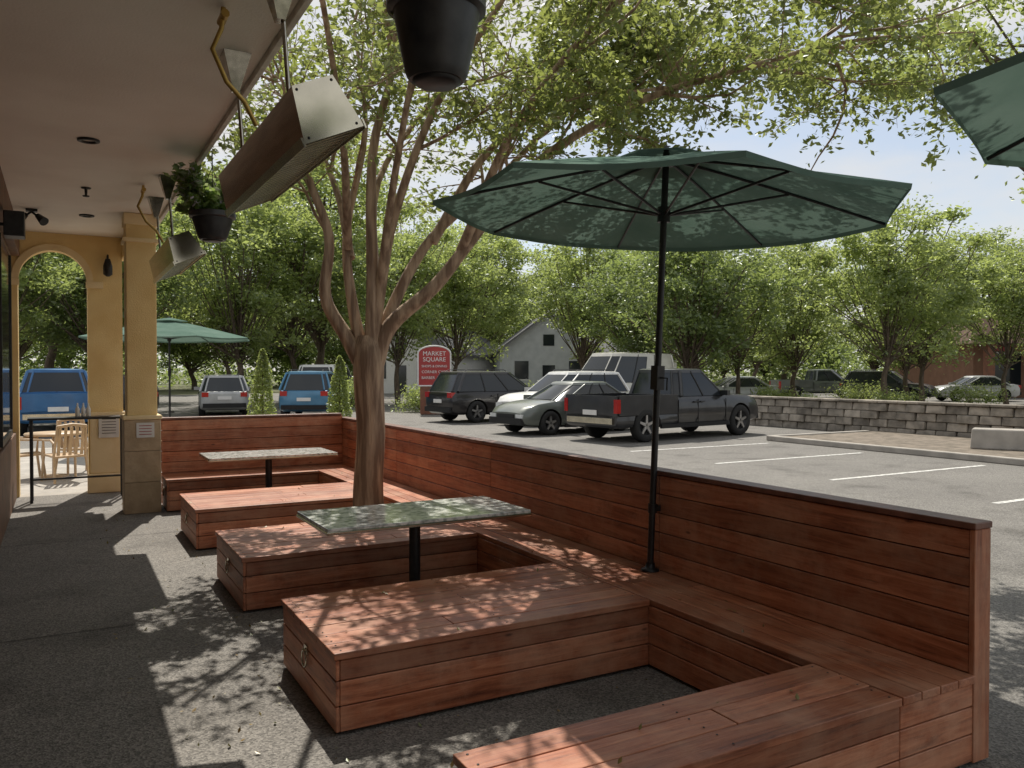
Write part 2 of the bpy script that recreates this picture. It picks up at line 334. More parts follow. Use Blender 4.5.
def umbrella(loc,R,zr,za,rot,tilt=None,zb=0.,base=True):
    g=grp('patio_umbrella',loc)
    if tilt: g.rotation_euler=tilt
    mb=MB(); nr=10; ns=6; NA=8*ns; vs=[];fs=[]
    def cp(f,k):
        th=rot+2*math.pi*k/NA; ph=(k%ns)/ns; sag=math.sin(math.pi*ph)
        chord=math.cos(math.pi/8)/math.cos((ph-.5)*math.pi/4)
        rr=R*f*(chord)*(1-.02*sag*f)
        z=za-(za-zr)*(f**1.12)-.04*sag*f*(1-.3*f)
        return (rr*math.cos(th),rr*math.sin(th),z)
    for i in range(1,nr+1):
        for k in range(NA): vs.append(cp(i/nr,k))
    top=len(vs); vs.append((0,0,za))
    for i in range(nr-1):
        for k in range(NA): fs.append((i*NA+k,i*NA+(k+1)%NA,(i+1)*NA+(k+1)%NA,(i+1)*NA+k))
    for k in range(NA): fs.append((top,(k+1)%NA,k))
    mb.add(vs,fs,0,True)
    o=(nr-1)*NA
    hv=[vs[o+k] for k in range(NA)]+[(vs[o+k][0]*.997,vs[o+k][1]*.997,vs[o+k][2]-.03) for k in range(NA)]
    mb.add(hv,[(k,(k+1)%NA,NA+(k+1)%NA,NA+k) for k in range(NA)],0,True)
    vv=[(0,0,za+.05)]
    for i in (1,2,3):
        for k in range(NA):
            x,y,z=cp(i*.075,k); vv.append((x,y,za+.05-(i/3)**1.1*.075))
    ff=[(0,1+(k+1)%NA,1+k) for k in range(NA)]
    for i in range(2):
        for k in range(NA): ff.append((1+i*NA+k,1+i*NA+(k+1)%NA,1+(i+1)*NA+(k+1)%NA,1+(i+1)*NA+k))
    mb.add(vv,ff,0,True)
    mb.build('canopy',g,[M['canvas']],sharp=35)
    mb=MB()
    hub=zr-.02
    for j in range(8):
        pts=[Vector(cp(f,j*ns))+Vector((0,0,-.012)) for f in (.03,.25,.5,.75,.99)]
        mb.tube(pts,.010,6)
        q=Vector(cp(.55,j*ns))+Vector((0,0,-.02)); th=rot+2*math.pi*j/8
        mb.tube([(.035*math.cos(th),.035*math.sin(th),hub),q],.009,6)
    mb.tube([(0,0,hub-.05),(0,0,hub+.05)],.042,14); mb.tube([(0,0,za-.06),(0,0,za-.02)],.05,14)
    mb.tube([(0,0,zb),(0,0,za+.03)],.022,14)
    mb.lathe([(.0,.09),(.014,.085),(.02,.06),(.016,.04)],(0,0,za-.01),12)
    mb.box((-.03,-.035,1.62),(.03,.035,1.78)); mb.tube([(0,-.03,1.7),(0,-.10,1.7),(0,-.10,1.62)],.006,6)
    mb.tube([(0,0,.80),(0,0,.86)],.03,12); mb.box((0,-.02,.81),(.09,.02,.85))
    if base: mb.lathe([(0,.10),(.05,.10),(.22,.06),(.26,.012)],(0,0,0),24)
    else: mb.lathe([(.03,zb+.05),(.035,zb+.02),(.06,zb+.012),(.06,zb+.001)],(0,0,0),18)
    mb.build('frame',g,[M['black']])
    return g
umbrella((3.42,4.30,0),1.53,2.80,3.16,math.radians(20),tilt=(math.radians(1.0),math.radians(1.8),0),zb=SEAT+.002,base=False)
umbrella((3.85,.72,0),1.58,2.75,3.2,math.radians(136-90))
umbrella((2.1,19.3,0),1.8,2.45,2.85,math.radians(10))

# ---------------------------------------------------------------- restaurant building
ZC=3.65
g=grp('restaurant_building')
mb=MB(); mb.box((-.87,-6,0),(-.57,13.3,ZC+1.2)); mb.build('wall',g,[M['brn']])
mb=MB(); mb.box((-.569,-6,0.009),(-.53,12.98,.9)); mb.box((-.569,-6,3.3),(-.47,12.98,ZC-.002)); mb.build('wall_trim',g,[M['fascia']],.005)
mb=MB()
for y in (1.,4.2,7.4,10.2):
    mb.box((-.568,y,1.0),(-.55,y+1.9,3.2),0); mb.box((-.568,y-.06,.93),(-.535,y+1.96,.999),1); mb.box((-.568,y-.06,1.),(-.535,y-.001,3.2),1); mb.box((-.568,y+1.901,1.),(-.535,y+1.96,3.2),1)
mb.build('windows',g,[M['glass'],M['black']])
mb=MB(); mb.box((-.568,-6,ZC),(1.09,13.3,ZC+.12)); mb.build('soffit',g,[M['ceil']])
mb=MB(); mb.box((1.092,-6,ZC-.04),(1.13,13.3,ZC+.05)); mb.build('soffit_edge',g,[M['fasciaw']],.004)
mb=MB(); mb.box((1.094,-6,ZC+.052),(1.15,13.3,ZC+.5)); mb.box((-.868,-6,ZC+.501),(1.20,13.35,ZC+.56)); mb.build('roof_fascia',g,[M['fascia']])
def column(x0,x1,y0,y1):
    mb=MB(); mb.box((x0,y0,1.16),(x1,y1,ZC-.001)); mb.build('column_shaft',g,[M['yel']],.012,2)
    mb=MB(); z=.008
    for k,h in enumerate([.38,.38,.38]):
        mb.box((x0-.035,y0-.035,z),(x1+.035,y1+.035,z+h-.004)); z+=h
    mb.build('column_tile_base',g,[M['stone']],.006,2)
    mb=MB(); mb.box((x0-.05,y0-.05,z),(x1+.05,y1+.05,z+.05)); mb.build('base_cap',g,[M['yel2']],.01,2)
    mb=MB(); mb.box((x0-.03,y0-.03,ZC-.35),(x1+.03,y1+.03,ZC-.30)); mb.box((x0-.02,y0-.02,ZC-.14),(x1+.02,y1+.02,ZC-.003)); mb.build('capital',g,[M['yel2']],.01,2)
column(.70,1.04,10.86,11.2)
column(.70,1.04,-2.6,-2.26)
ya,yb=13.0,13.28; xl,xr=-.50,.345; cx=(xl+xr)/2; r=(xr-xl)/2; zs_=3.42-r
mb=MB()
mb.box((-.569,ya,0.0),(xl,yb,zs_)); mb.box((xr,ya,0.0),(.79,yb,zs_)); 
n=20; arc=[(cx-r*math.cos(math.pi*i/n),zs_+r*math.sin(math.pi*i/n)) for i in range(n+1)]
xx=[-.569]+[a[0] for a in arc]+[.79]; zz=[zs_]+[a[1] for a in arc]+[zs_]
for i in range(len(xx)-1):
    a0,a1,z0,z1=xx[i],xx[i+1],zz[i],zz[i+1]
    mb.hexa([(a0,ya,z0),(a1,ya,z1),(a1,yb,z1),(a0,yb,z0),(a0,ya,ZC-.001),(a1,ya,ZC-.001),(a1,yb,ZC-.001),(a0,yb,ZC-.001)])
mb.build('arched_wall',g,[M['yel']])
mb=MB()
for i in range(n):
    q0,q1=math.pi*i/n,math.pi*(i+1)/n
    def pp(R,q,y): return (cx-R*math.cos(q),y,zs_+R*math.sin(q))
    r0,r1=r-.012,r+.075
    mb.hexa([pp(r0,q0,ya-.025),pp(r0,q1,ya-.025),pp(r0,q1,ya-.001),pp(r0,q0,ya-.001),pp(r1,q0,ya-.025),pp(r1,q1,ya-.025),pp(r1,q1,ya-.001),pp(r1,q0,ya-.001)])
mb.box((xl-.07,ya-.04,zs_-.09),(xl+.02,ya-.001,zs_-.001)); mb.box((xr-.02,ya-.04,zs_-.09),(xr+.2,ya-.001,zs_-.001))
mb.build('arch_moulding',g,[M['yel2']])
mb=MB(); mb.box((xr-.02,ya-.10,.009),(.86,ya-.002,.28)); mb.box((xr+.02,ya-.07,.281),(.82,ya-.002,1.15)); mb.build('pillar_plinth',g,[M['yel2']],.012,2)
mb=MB(); mb.box((.79,11.21,ZC-.30),(.98,13.28,ZC-.002)); mb.build('beam',g,[M['yel']])
mb=MB(); mb.tube([(.60,12.99,3.35),(.60,12.85,3.37),(.60,12.85,3.3)],.012,8); mb.lathe([(.03,.10),(.06,.0),(.06,-.12),(.02,-.15)],(.60,12.85,3.22),12); mb.build('wall_lantern',g,[M['black']])

for p in ((.22,7.6),(.22,3.9),(.3,11.3)):
    gl=grp('ceiling_light',(*p,ZC)); mb=MB(); mb.lathe([(.085,-.001),(.085,-.015),(.06,-.02),(.05,-.004)],(0,0,0),24); mb.build('trim_ring',gl,[M['black']])
gl=grp('fire_sprinkler',(.25,9.6,ZC)); mb=MB(); mb.lathe([(.05,-.001),(.045,-.012),(.015,-.015),(.012,-.08),(.035,-.085),(.03,-.095),(.0,-.1)],(0,0,0),16); mb.build('head',gl,[M['black']])
gl=grp('spot_light',(-.28,11.2,ZC)); mb=MB(); mb.box((-.06,-.06,-.03),(.06,.06,-.001))
for s in (-1,1): mb.tube([(0,0,-.03),(s*.07,-.03,-.09)],.012,8); mb.tube([(s*.06,-.0,-.07),(s*.13,-.08,-.15)],[.03,.055],14)
mb.build('twin_heads',gl,[M['black']])
gl=grp('wall_speaker',(-.46,9.3,3.16)); mb=MB(); mb.box((-.005,-.13,-.12),(.17,.13,.12)); mb.tube([(.0,0,0),(-.06,0,0)],.02,8); mb.build('cabinet',gl,[M['black']],.02,2)

gl=grp('notice_sign',(.90,10.815,1.02)); mb=MB(); mb.box((-.1,0,-.09),(.1,.006,.09),0)
for i in range(4): mb.box((-.07,-.002,.05-i*.035),(.07,-.0005,.058-i*.035),1)
mb.build('panel',gl,[M['white'],M['red']])
gl=grp('menu_sign',(.60,12.91,.95)); mb=MB(); mb.box((-.13,0,-.16),(.13,.012,.16),0)
for i in range(6): mb.box((-.09,-.002,.1-i*.04),(.09,-.0005,.108-i*.04),1)
mb.build('panel',gl,[M['white'],M['black']])

# ---------------------------------------------------------------- patio heaters
def heater(y0,L_=1.9,x=1.04,z=2.93):
    g=grp('infrared_patio_heater',(x,y0,z)); g.rotation_euler=(0,math.radians(-24),0)
    sec=[(-.15,-.13),(.15,-.13),(.10,.12),(-.10,.12)]
    mb=MB()
    v=[(a,0,b) for a,b in sec]+[(a,L_,b) for a,b in sec]
    mb.add(v,[(3,7,6,2),(2,6,5,1)],0); mb.add(v,[(0,4,7,3)],1); mb.add(v,[(0,1,2,3),(4,7,6,5)],2)
    mb.build('hood',g,[M['steel'],M['dsteel'],M['steel']],.008,2)
    mb=MB(); mb.box((-.13,.03,-.11),(.13,L_-.03,-.10),0)
    for i in range(24): mb.box((-.12,.06+i*(L_-.12)/24,-.128),(.12,.075+i*(L_-.12)/24,-.120),1)
    for a in (-.158,.15): mb.box((a,-.005,-.142),(a+.008,L_+.005,-.10),2)
    mb.build('burner_grille',g,[M['dsteel'],M['steel'],M['steel']])
    mb=MB()
    for a,b in ((-.12,-.11),(.12,-.11),(.085,.10),(-.085,.10)): mb.lathe([(.007,.0),(.005,-.004),(0,-.004)],(a,-.001,b),8,0,'y')
    for yy in (L_*.2,L_*.8): mb.box((-.015,yy-.02,.12),(.015,yy+.02,.16))
    mb.build('screws_and_lugs',g,[M['black']])
    R=g.rotation_euler.to_matrix().inverted()
    mb=MB()
    for yy in (L_*.2,L_*.8):
        top=R@Vector((-.10,yy,ZC-z)); mb.tube([(0,yy,.14),top],.012,8)
        c=[R@Vector((-.10+dx,yy+dy,ZC-z-.001)) for dx,dy in ((-.08,-.08),(.08,-.08),(.08,.08),(-.08,.08))]
        d=[R@Vector((-.10+dx,yy+dy,ZC-z-.22)) for dx,dy in ((-.02,-.03),(.02,-.03),(.02,.03),(-.02,.03))]
        mb.hexa(d+c)
    mb.build('hanger_brackets',g,[M['dsteel']])
    mb=MB()
    P0=[Vector((-.28,L_*.45,ZC-z-.01)),Vector((-.29,L_*.45,ZC-z-.12)),Vector((-.33,L_*.47,ZC-z-.22)),Vector((-.25,L_*.5,ZC-z-.36)),Vector((-.15,L_*.52,ZC-z-.44)),Vector((-.08,L_*.54,.17))]
    mb.tube([R@p for p in P0],.013,8); mb.tube([R@Vector((-.28,L_*.45-.06,ZC-z-.06)),R@Vector((-.28,L_*.45+.08,ZC-z-.06))],.022,8)
    mb.build('gas_pipe',g,[M['copper']])
heater(3.62); heater(8.3)

# ---------------------------------------------------------------- leaves
def leafmesh(name,pts,size,m,flat=.5,rng=RNG,asp=.5):
    n=len(pts); pts=np.asarray(pts,dtype=float)
    a=rng.normal(size=(n,3)); a[:,2]*=.6; a/=np.linalg.norm(a,axis=1)[:,None]
    up=rng.normal(size=(n,3))*(1-flat)+np.array([0,0,1.])*flat*rng.choice([1,1,1,.2],size=n)[:,None]
    b=np.cross(a,up); b/=np.linalg.norm(b,axis=1)[:,None]+1e-9
    s=size*rng.uniform(.6,1.3,size=n)[:,None]
    nrm=np.cross(a,b)
    v=np.stack([pts-a*s*.5,pts+b*s*asp*.5+nrm*s*.06,pts+a*s*.5,pts-b*s*asp*.5+nrm*s*.06],1).reshape(-1,3)
    me=bpy.data.meshes.new(name); f=np.arange(n*4).reshape(-1,4)
    me.from_pydata(v.tolist(),[],f.tolist()); me.materials.append(m); me.update(); return me
def obj(name,me,parent):
    o=bpy.data.objects.new(name,me); sc.collection.objects.link(o); o.parent=parent; return o
g=grp('fallen_leaves'); pts=[]
for _ in range(420):
    x=random.uniform(.3,3.4); y=random.uniform(2,12)
    ins=x>2.98 or (x>1.12 and any(a<y<b for a,b in ((2.1,2.62),(3.74,4.82),(5.98,7.14),(8.28,9.47),(10.7,11.3))))
    if ins and random.random()<.6: continue
    if 1.1<x<1.22 and y<2.6: continue
    pts.append((x,y,SEAT+.009 if ins else .019))
obj('leaves',leafmesh('fallen',pts,.03,M['dry'],.93),g)

def basket(x,y,zt,sz,plant=.35,nl=500,hh=.29,ls=.045):
    g=grp('hanging_planter',(x,y,zt)); mb=MB()
    prof=[(0,-hh),(.095,-hh),(.105,-hh+.012),(.112,-hh+.03),(.15,-.07),(.153,-.055),(.168,-.05),(.175,-.045),(.175,-.002),(.168,0),(.158,-.004),(.15,-.05),(0,-.05)]
    mb.lathe([(a*sz,b) for a,b in prof],(0,0,0),36); mb.build('pot',g,[M['plast']],sharp=30)
    mb=MB(); mb.lathe([(.0,-hh-.015),(.07,-hh-.015),(.085,-hh-.006),(.085,-hh+.004)],(0,0,0),24)
    for j in range(3):
        th=j*2.094+.4; mb.tube([(.17*math.cos(th),.17*math.sin(th),-.01),(.0,.0,ZC-zt-.12)],.0035,5)
    mb.tube([(0,0,ZC-zt-.13),(0,0,ZC-zt)],.006,6); mb.build('hanger_and_saucer',g,[M['black']])
    pts=[]
    for _ in range(38):
        th=random.uniform(0,6.28); rr=random.uniform(.02,.16); h=random.uniform(.2,1)*plant
        tip=Vector((math.cos(th)*(rr+.16*h/plant+random.uniform(0,.12)),math.sin(th)*(rr+.14+random.uniform(0,.1)),h)); base=Vector((math.cos(th)*rr*.6,math.sin(th)*rr*.6,-.04))
        for k in range(nl//38):
            f=random.random(); pts.append(base.lerp(tip,f)+Vector((random.gauss(0,.022),random.gauss(0,.022),random.gauss(0,.02)-.14*max(0,f-.6))))
    obj('plant',leafmesh('basket_leaves',pts,ls,M['flower'],.3),g)
basket(1.17,2.66,3.06,1.0,.22,500)
basket(1.18,7.55,3.13,1.12,.48,4600,.24,.07)

# ---------------------------------------------------------------- main tree
def catmull(P_,m=5):
    P_=[Vector(p) for p in P_]; P_=[P_[0]*2-P_[1]]+P_+[P_[-1]*2-P_[-2]]; out=[]
    for i in range(1,len(P_)-2):
        p0,p1,p2,p3=P_[i-1:i+3]
        for k in range(m):
            t_=k/m; out.append(.5*((2*p1)+(p2-p0)*t_+(2*p0-5*p1+4*p2-p3)*t_*t_+(3*p1-p0-3*p2+p3)*t_**3))
    out.append(P_[-2]); return out
g=grp('crape_myrtle_tree',(2.76,8.0,0)); mb=MB()
def loc(s,t_,z): return RT*s+FW*t_+Vector((0,0,z))
tr=catmull([loc(.02,0,0),loc(-.01,0,.5),loc(.02,0,1.1),loc(.0,0,1.6),loc(0,0,2.1)],4)
mb.tube(tr,[.21,.18,.165,.16,.155,.15,.148,.146,.145,.145,.147,.15,.152,.158,.16,.15,.11],14)
limbs=[
 [(-.04,0,1.75),(-.22,0,2.08),(-.43,-.05,2.5),(-.38,-.1,3.1),(-.57,-.2,3.7),(-.68,-.3,4.4),(-1.0,-.6,5.6)],
 [(-.03,.04,1.8),(-.17,.05,2.4),(-.24,.1,3.2),(-.08,.3,4.3),(-.3,.8,5.6)],
 [(.02,-.02,1.8),(.05,-.05,2.5),(.06,-.1,3.9),(.32,-.3,5.0),(.2,-1.0,6.5)],
 [(.06,0,1.8),(.22,0,2.2),(.68,-.05,2.6),(1.05,-.1,3.05),(1.7,-.2,3.8),(2.7,-.4,4.35),(3.6,-.7,4.55),(4.3,-.9,4.7)],
 [(.05,.03,1.85),(.24,.15,2.45),(.62,.3,3.15),(1.3,.5,3.8),(2.0,.8,4.6),(2.9,1.0,5.5)],
 [(.03,-.03,1.85),(.12,-.05,2.5),(.30,-.2,3.3),(.75,-.5,4.3),(1.5,-.9,5.3),(2.2,-1.6,6.3)],
 [(-.20,.08,2.9),(-.42,.4,3.7),(-.95,.9,4.7),(-1.75,1.4,5.6)],
 [(.13,-.06,2.6),(.34,-.5,3.6),(.75,-1.5,4.8),(1.25,-2.9,5.8)],
 [(-.22,.05,3.0),(-.14,-.6,4.0),(-.15,-1.7,5.2),(-.2,-2.9,6.1)],
 [(.95,-.08,2.95),(1.5,-.8,4.0),(2.3,-1.7,4.7),(3.2,-2.6,5.0)],
 [(.62,.3,3.1),(1.3,.5,4.2),(2.6,.7,5.0),(4.0,.9,5.3)],
 [(.05,.1,2.6),(.0,.6,3.8),(.5,1.5,5.0),(.9,2.4,6.0)],
]
RAD=(.092,.078,.088,.098,.08,.075,.05,.055,.05,.055,.06,.055)
rt=random.Random(3); twigs=[]
def grow(p,d,length,r0,depth,w):
    n=6; pts=[p.copy()]; q=p.copy(); dd=d.normalized()
    for i in range(n):
        dd=(dd+Vector((rt.gauss(0,.16),rt.gauss(0,.16),rt.gauss(0,.13)+(.05 if depth<2 else -.07)))).normalized()
        q=q+dd*length/n; pts.append(q.copy())
    if depth<2 or rt.random()<.6: mb.tube(pts,[r0*(1-.75*i/n) for i in range(n+1)],4 if depth>1 else 6,caps=False)
    if depth>=2: twigs.append((pts,w)); return
    for j in range(5):
        i=rt.randint(1,n); base=pts[i]
        nd=(dd*.6+Vector((rt.gauss(0,.7),rt.gauss(0,.7),rt.gauss(.0,.45)))).normalized()
        grow(base,nd,length*rt.uniform(.45,.7),r0*(1-.7*i/n)*.5+.0015,depth+1,w)
    twigs.append((pts[3:],w))
for li,l in enumerate(limbs):
    pts=catmull([loc(*p) for p in l],5); n=len(pts); r0=RAD[li]
    mb.tube(pts,[r0*(1-.82*(i/(n-1))**.8) for i in range(n)],10)
    right=li in (3,4,9,10)
    for j in range({3:15,10:12,9:11,4:9,5:7}.get(li,6)):
        i=rt.randint(int(n*(.5 if li<6 else .4)),n-1); base=pts[i]; dd=(pts[min(i+1,n-1)]-pts[max(0,i-1)]).normalized()
        nd=(dd*.7+Vector((rt.gauss(0,.6),rt.gauss(0,.6),rt.gauss(.0,.45)))).normalized()
        if base.z<3.9 and nd.z<0: nd.z=abs(nd.z)
        grow(base,nd,rt.uniform(.9,1.6),.02,0,25 if right else 14)
mb.build('trunk_and_limbs',g,[M['bark']])
pts=[]
for tw,wt in twigs:
    if wt<20 and tw[-1].z>5.5 and rt.random()<.6: continue  # high twigs above the view left bare to let sun dapples through
    for k in range(wt):
        f=rt.random()**.7*(len(tw)-1); i=min(int(f),len(tw)-2); p=tw[i].lerp(tw[i+1],f-i)
        p=p+Vector((rt.gauss(0,.05),rt.gauss(0,.05),rt.gauss(-.02,.045)))
        w=p+Vector((2.76,8,0))
        if w.x<1.22 and w.z<4.6: continue
        if p.z<3.3: continue
        pts.append(p)
obj('foliage',leafmesh('main_leaves',pts,.08,M['leafA'],.45),g)

# ---------------------------------------------------------------- background trees (shared meshes)
def treemesh(seed,H,R,zc0,nclus,nper,ls,m,tr=.16,cl=.55):
    r=random.Random(seed); rng=np.random.default_rng(seed); mb=MB(); cs=[]
    zc=(zc0+H)/2; rz=(H-zc0)/2
    lob=[(r.uniform(0,6.28),r.uniform(.65,1.1)) for _ in range(7)]
    while len(cs)<nclus:
        v=Vector((r.uniform(-1,1),r.uniform(-1,1),r.uniform(-1,1)))
        if v.length>1 or v.length<.35: continue
        an=math.atan2(v.y,v.x); k=.75+.25*math.sin(an*3+lob[0][0]+v.z*3)+.12*math.sin(an*5+lob[1][0])
        cs.append(Vector((v.x*R*k,v.y*R*k,zc+v.z*rz*(.85+.2*math.sin(an*2+lob[2][0])))))
    trunk=[Vector((0,0,0)),Vector((r.gauss(0,.08),r.gauss(0,.08),zc0*.6)),Vector((r.gauss(0,.15),r.gauss(0,.15),zc0+.3)),Vector((r.gauss(0,.3),r.gauss(0,.3),zc)),Vector((r.gauss(0,.3),r.gauss(0,.3),H-.6))]
    tp=catmull(trunk,4); n=len(tp); mb.tube(tp,[tr*(1.15-1.05*i/(n-1)) for i in range(n)],9)
    for c in cs[:int(nclus*.5)]:
        b=tp[r.randint(int(n*.4),int(n*.8))]
        if b.z>c.z: b=tp[int(n*.45)]
        mid=b.lerp(c,.5)+Vector((0,0,-.15)); mb.tube([b,mid,c],[tr*.28,tr*.16,.02],5,caps=False)
    P_=[]
    for c in cs:
        k=int(nper*r.uniform(.5,1.4)); s=cl*r.uniform(.6,1.35)
        q=rng.normal(size=(k,3))*np.array([s,s,s*.6])*.6+np.array(c); P_.append(q)
    P_=np.concatenate(P_)
    return mb.build('t',None,[M['bark2']],data_only=True),leafmesh('l',P_,ls,m,.4,rng)
TM=[treemesh(1,10.5,4.2,2.2,110,155,.21,M['leafB'],cl=.6),
    treemesh(2,7.6,3.8,1.7,125,195,.18,M['leafC'],cl=.62),
    treemesh(3,13,5.0,2.8,125,170,.25,M['leafB'],.22,.8),
    treemesh(4,11,4.4,4.8,150,280,.14,M['leafB'],.2,.5),
    treemesh(5,9,3.8,2.1,100,165,.19,M['leafB'],.13,.58)]
def tree(k,x,y,s=1,rz=0,name='street_tree',sz=None):
    g=grp(name,(x,y,0),rz); g.scale=(s,s,sz or s)
    obj('trunk',TM[k][0],g); obj('foliage',TM[k][1],g)
tree(0,7.1,39.5,1.1,20); tree(2,-.4,47,1.15,80); tree(0,3.6,50,1.3,140); tree(2,13,46,1.2,200)
tree(4,15.0,39.0,1.05,50); tree(2,23,58,1.1,10); tree(0,27.5,40.5,1.05,100); tree(1,22.7,25.6,1.05,30,'shade_tree')
tree(4,31.1,22.8,1.05,70); tree(0,40,28,.85,160); tree(3,18.5,8.3,1.05,0,'shade_tree'); tree(2,46,19,.9,33); tree(0,36,44,.95,220)
tree(1,-5,38,1.5,90,'shade_tree'); tree(1,1.3,37,1.15,190); tree(4,-2.2,33,1.0,10); tree(2,47,46,.75,120); tree(4,10.6,43,1.3,300); tree(1,25.0,31.5,1.05,250,'shade_tree')
tree(4,36,24.5,.95,15); tree(4,27.0,27.5,.85,185)
tree(4,19.0,40.5,1.1,95); tree(0,30,37,.95,310); tree(2,32,62,1.2,140); tree(4,42,24,.95,75); tree(0,33,29.5,.85,205)
g=grp('distant_trees'); rr=random.Random(21)
for k in range(46):
    az=math.radians(-4+k*2.4+rr.uniform(-1,1)); D=rr.uniform(72,100); ki=rr.choice((0,2,4,1)); s=rr.uniform(.95,1.25)*(.9 if az<math.radians(48) else 1.2)
    for nm,me in zip(('trunk','foliage'),TM[ki]):
        o=obj(nm,me,g); o.location=(D*math.cos(az),D*math.sin(az),-.5); o.rotation_euler=(0,0,rr.uniform(0,6)); o.scale=(s*1.25,s*1.25,s)
rng=np.random.default_rng(11); P_=[]
for k in range(500):
    az=math.radians(rng.uniform(-8,105)); D=rng.uniform(84,112); c=np.array([D*math.cos(az),D*math.sin(az),0])
    for j in range(3):
        P_.append(rng.normal(size=(60,3))*np.array([1.6,1.6,.9])+c+np.array([rng.normal(),rng.normal(),.8+j*1.7]))
P_=np.concatenate(P_); P_=P_[P_[:,2]>0]
obj('understorey',leafmesh('far',P_,.5,M['leafC'],.4,rng),g)

def cypress(x,y,H,R):
    g=grp('cypress_shrub',(x,y,0)); p=[]
    for _ in range(3600):
        z=random.random()**.8; th=random.uniform(0,6.28); rr=R*(1-z)**.55*(.35+.65*random.random()**.5)*(1+.2*math.sin(th*3+z*9))
        p.append((rr*math.cos(th),rr*math.sin(th),.15+z*(H-.15)))
    obj('foliage',leafmesh('cyp',p,.06,M['leafB'],-.2),g); mb=MB(); mb.tube([(0,0,0),(0,0,H*.8)],[.03,.01],6); mb.build('stem',g,[M['bark2']])
cypress(2.95,13.9,2.1,.30); cypress(4.05,13.2,1.98,.28)
def bush(x,y,r,h,name='bush'):
    g=grp(name,(x,y,0)); p=[]
    for _ in range(16):
        c=Vector((random.gauss(0,r*.45),random.gauss(0,r*.45),random.uniform(.2,.8)*h))
        for _ in range(130): p.append(c+Vector((random.gauss(0,r*.24),random.gauss(0,r*.24),random.gauss(0,h*.16))))
    p=[q for q in p if q.z>.02]
    obj('foliage',leafmesh('b',p,.11,M['leafB'],.3),g)
    mb=MB()
    for _ in range(5): mb.tube([(0,0,0),(random.gauss(0,r*.4),random.gauss(0,r*.4),h*.7)],[.02,.008],5)
    mb.build('stems',g,[M['bark2']])
for x,y,r,h in ((13.2,31.5,1.,1.1),(14.9,32.9,1.1,1.3),(17,33,1,1.2),(19.5,33.5,1,1.),(10.9,34.2,.9,1.3),(23.5,20.5,.8,.9),(26.5,25,.9,1),(30,21.5,1,1),(35,27,1.2,1.2),(39,24,1.2,1.1)): bush(x,y,r,h)

# ---------------------------------------------------------------- retaining wall
d=Vector((.5,-12.6,0)); Lw=d.length
g=grp('stone_retaining_wall',(19.3,19.9,0),math.degrees(math.atan2(d.y,d.x)))
mb=MB(); rr=random.Random(5)
for row in range(4):
    x=-(row%2)*.27
    while x<Lw:
        w=.54; j=rr.uniform(-.035,.035); z=row*.215
        a,b=x+.008,x+w-.008
        mb.hexa([(a,-.15+j,z),(b,-.15+j,z),(b,.17,z),(a,.17,z),(a+.015,-.125+j,z+.205),(b-.015,-.125+j,z+.205),(b-.01,.15,z+.205),(a+.01,.15,z+.205)])
        x+=w
for k in range(int(Lw/.6)): mb.box((k*.6+.005,-.19+rr.uniform(-.01,.01),.862),(k*.6+.595,.19,.93))
mb.build('blocks',g,[M['block']],.02,2)
g=grp('concrete_barrier',(17.3,9.7,.1),-62); mb=MB(); mb.hexa([(-.8,-.28,0),(.8,-.28,0),(.8,.28,0),(-.8,.28,0),(-.77,-.24,.42),(.77,-.24,.42),(.77,.24,.42),(-.77,.24,.42)]); mb.build('block',g,[M['conc']],.03,2)

# ---------------------------------------------------------------- vehicles
SPEC={
 'suv':dict(W=.93,st=[(-2.35,.50,.92,.80),(-2.31,.36,1.0,.90),(-2.15,.28,1.06,.97),(-1.2,.25,1.07,1),(.6,.25,1.05,1),(1.15,.25,1.04,.99),(1.8,.27,.99,.96),(2.15,.3,.90,.90),(2.32,.38,.74,.80)],
   cab=(-2.25,-1.90,.30,1.15),z0=1.04,z1=1.70,wx=(-1.38,1.40),wr=.365),
 'wagon':dict(W=.90,st=[(-2.3,.48,.86,.80),(-2.25,.34,.93,.90),(-2.1,.27,.98,.97),(-1.2,.22,.99,1),(.6,.22,.96,1),(1.15,.22,.95,.99),(1.8,.24,.90,.96),(2.15,.28,.80,.90),(2.32,.36,.66,.80)],
   cab=(-2.2,-1.80,.25,1.15),z0=.95,z1=1.56,wx=(-1.32,1.38),wr=.33),
 'sedan':dict(W=.89,st=[(-2.25,.46,.84,.78),(-2.2,.32,.92,.88),(-2.0,.24,.95,.96),(-1.2,.20,.94,1),(.6,.20,.92,1),(1.1,.20,.91,.99),(1.7,.22,.84,.96),(2.05,.26,.74,.90),(2.22,.34,.60,.78)],
   cab=(-1.75,-1.0,.20,1.10),z0=.90,z1=1.42,wx=(-1.3,1.35),wr=.325),
 'van':dict(W=.98,st=[(-2.55,.48,1.0,.88),(-2.5,.36,1.05,.94),(-2.3,.28,1.08,.98),(-1.2,.25,1.1,1),(.8,.25,1.1,1),(1.4,.25,1.1,.99),(2.0,.27,1.02,.96),(2.3,.3,.92,.92),(2.45,.38,.75,.82)],
   cab=(-2.52,-2.42,.9,1.75),z0=1.07,z1=2.0,wx=(-1.5,1.6),wr=.36),
 'pickup':dict(W=.96,st=[(-2.75,.42,.66,.96),(-2.70,.36,.70,.98),(-1.7,.34,.72,1),(-.66,.32,.72,1),(-.64,.32,1.12,1),(.8,.32,1.12,1),(1.4,.32,1.11,.99),(2.2,.34,1.08,.97),(2.6,.38,1.0,.93),(2.78,.45,.84,.84)],
   cab=(-.62,-.48,.75,1.45),z0=1.09,z1=1.78,wx=(-1.75,1.85),wr=.41),
}
CARDATA={}
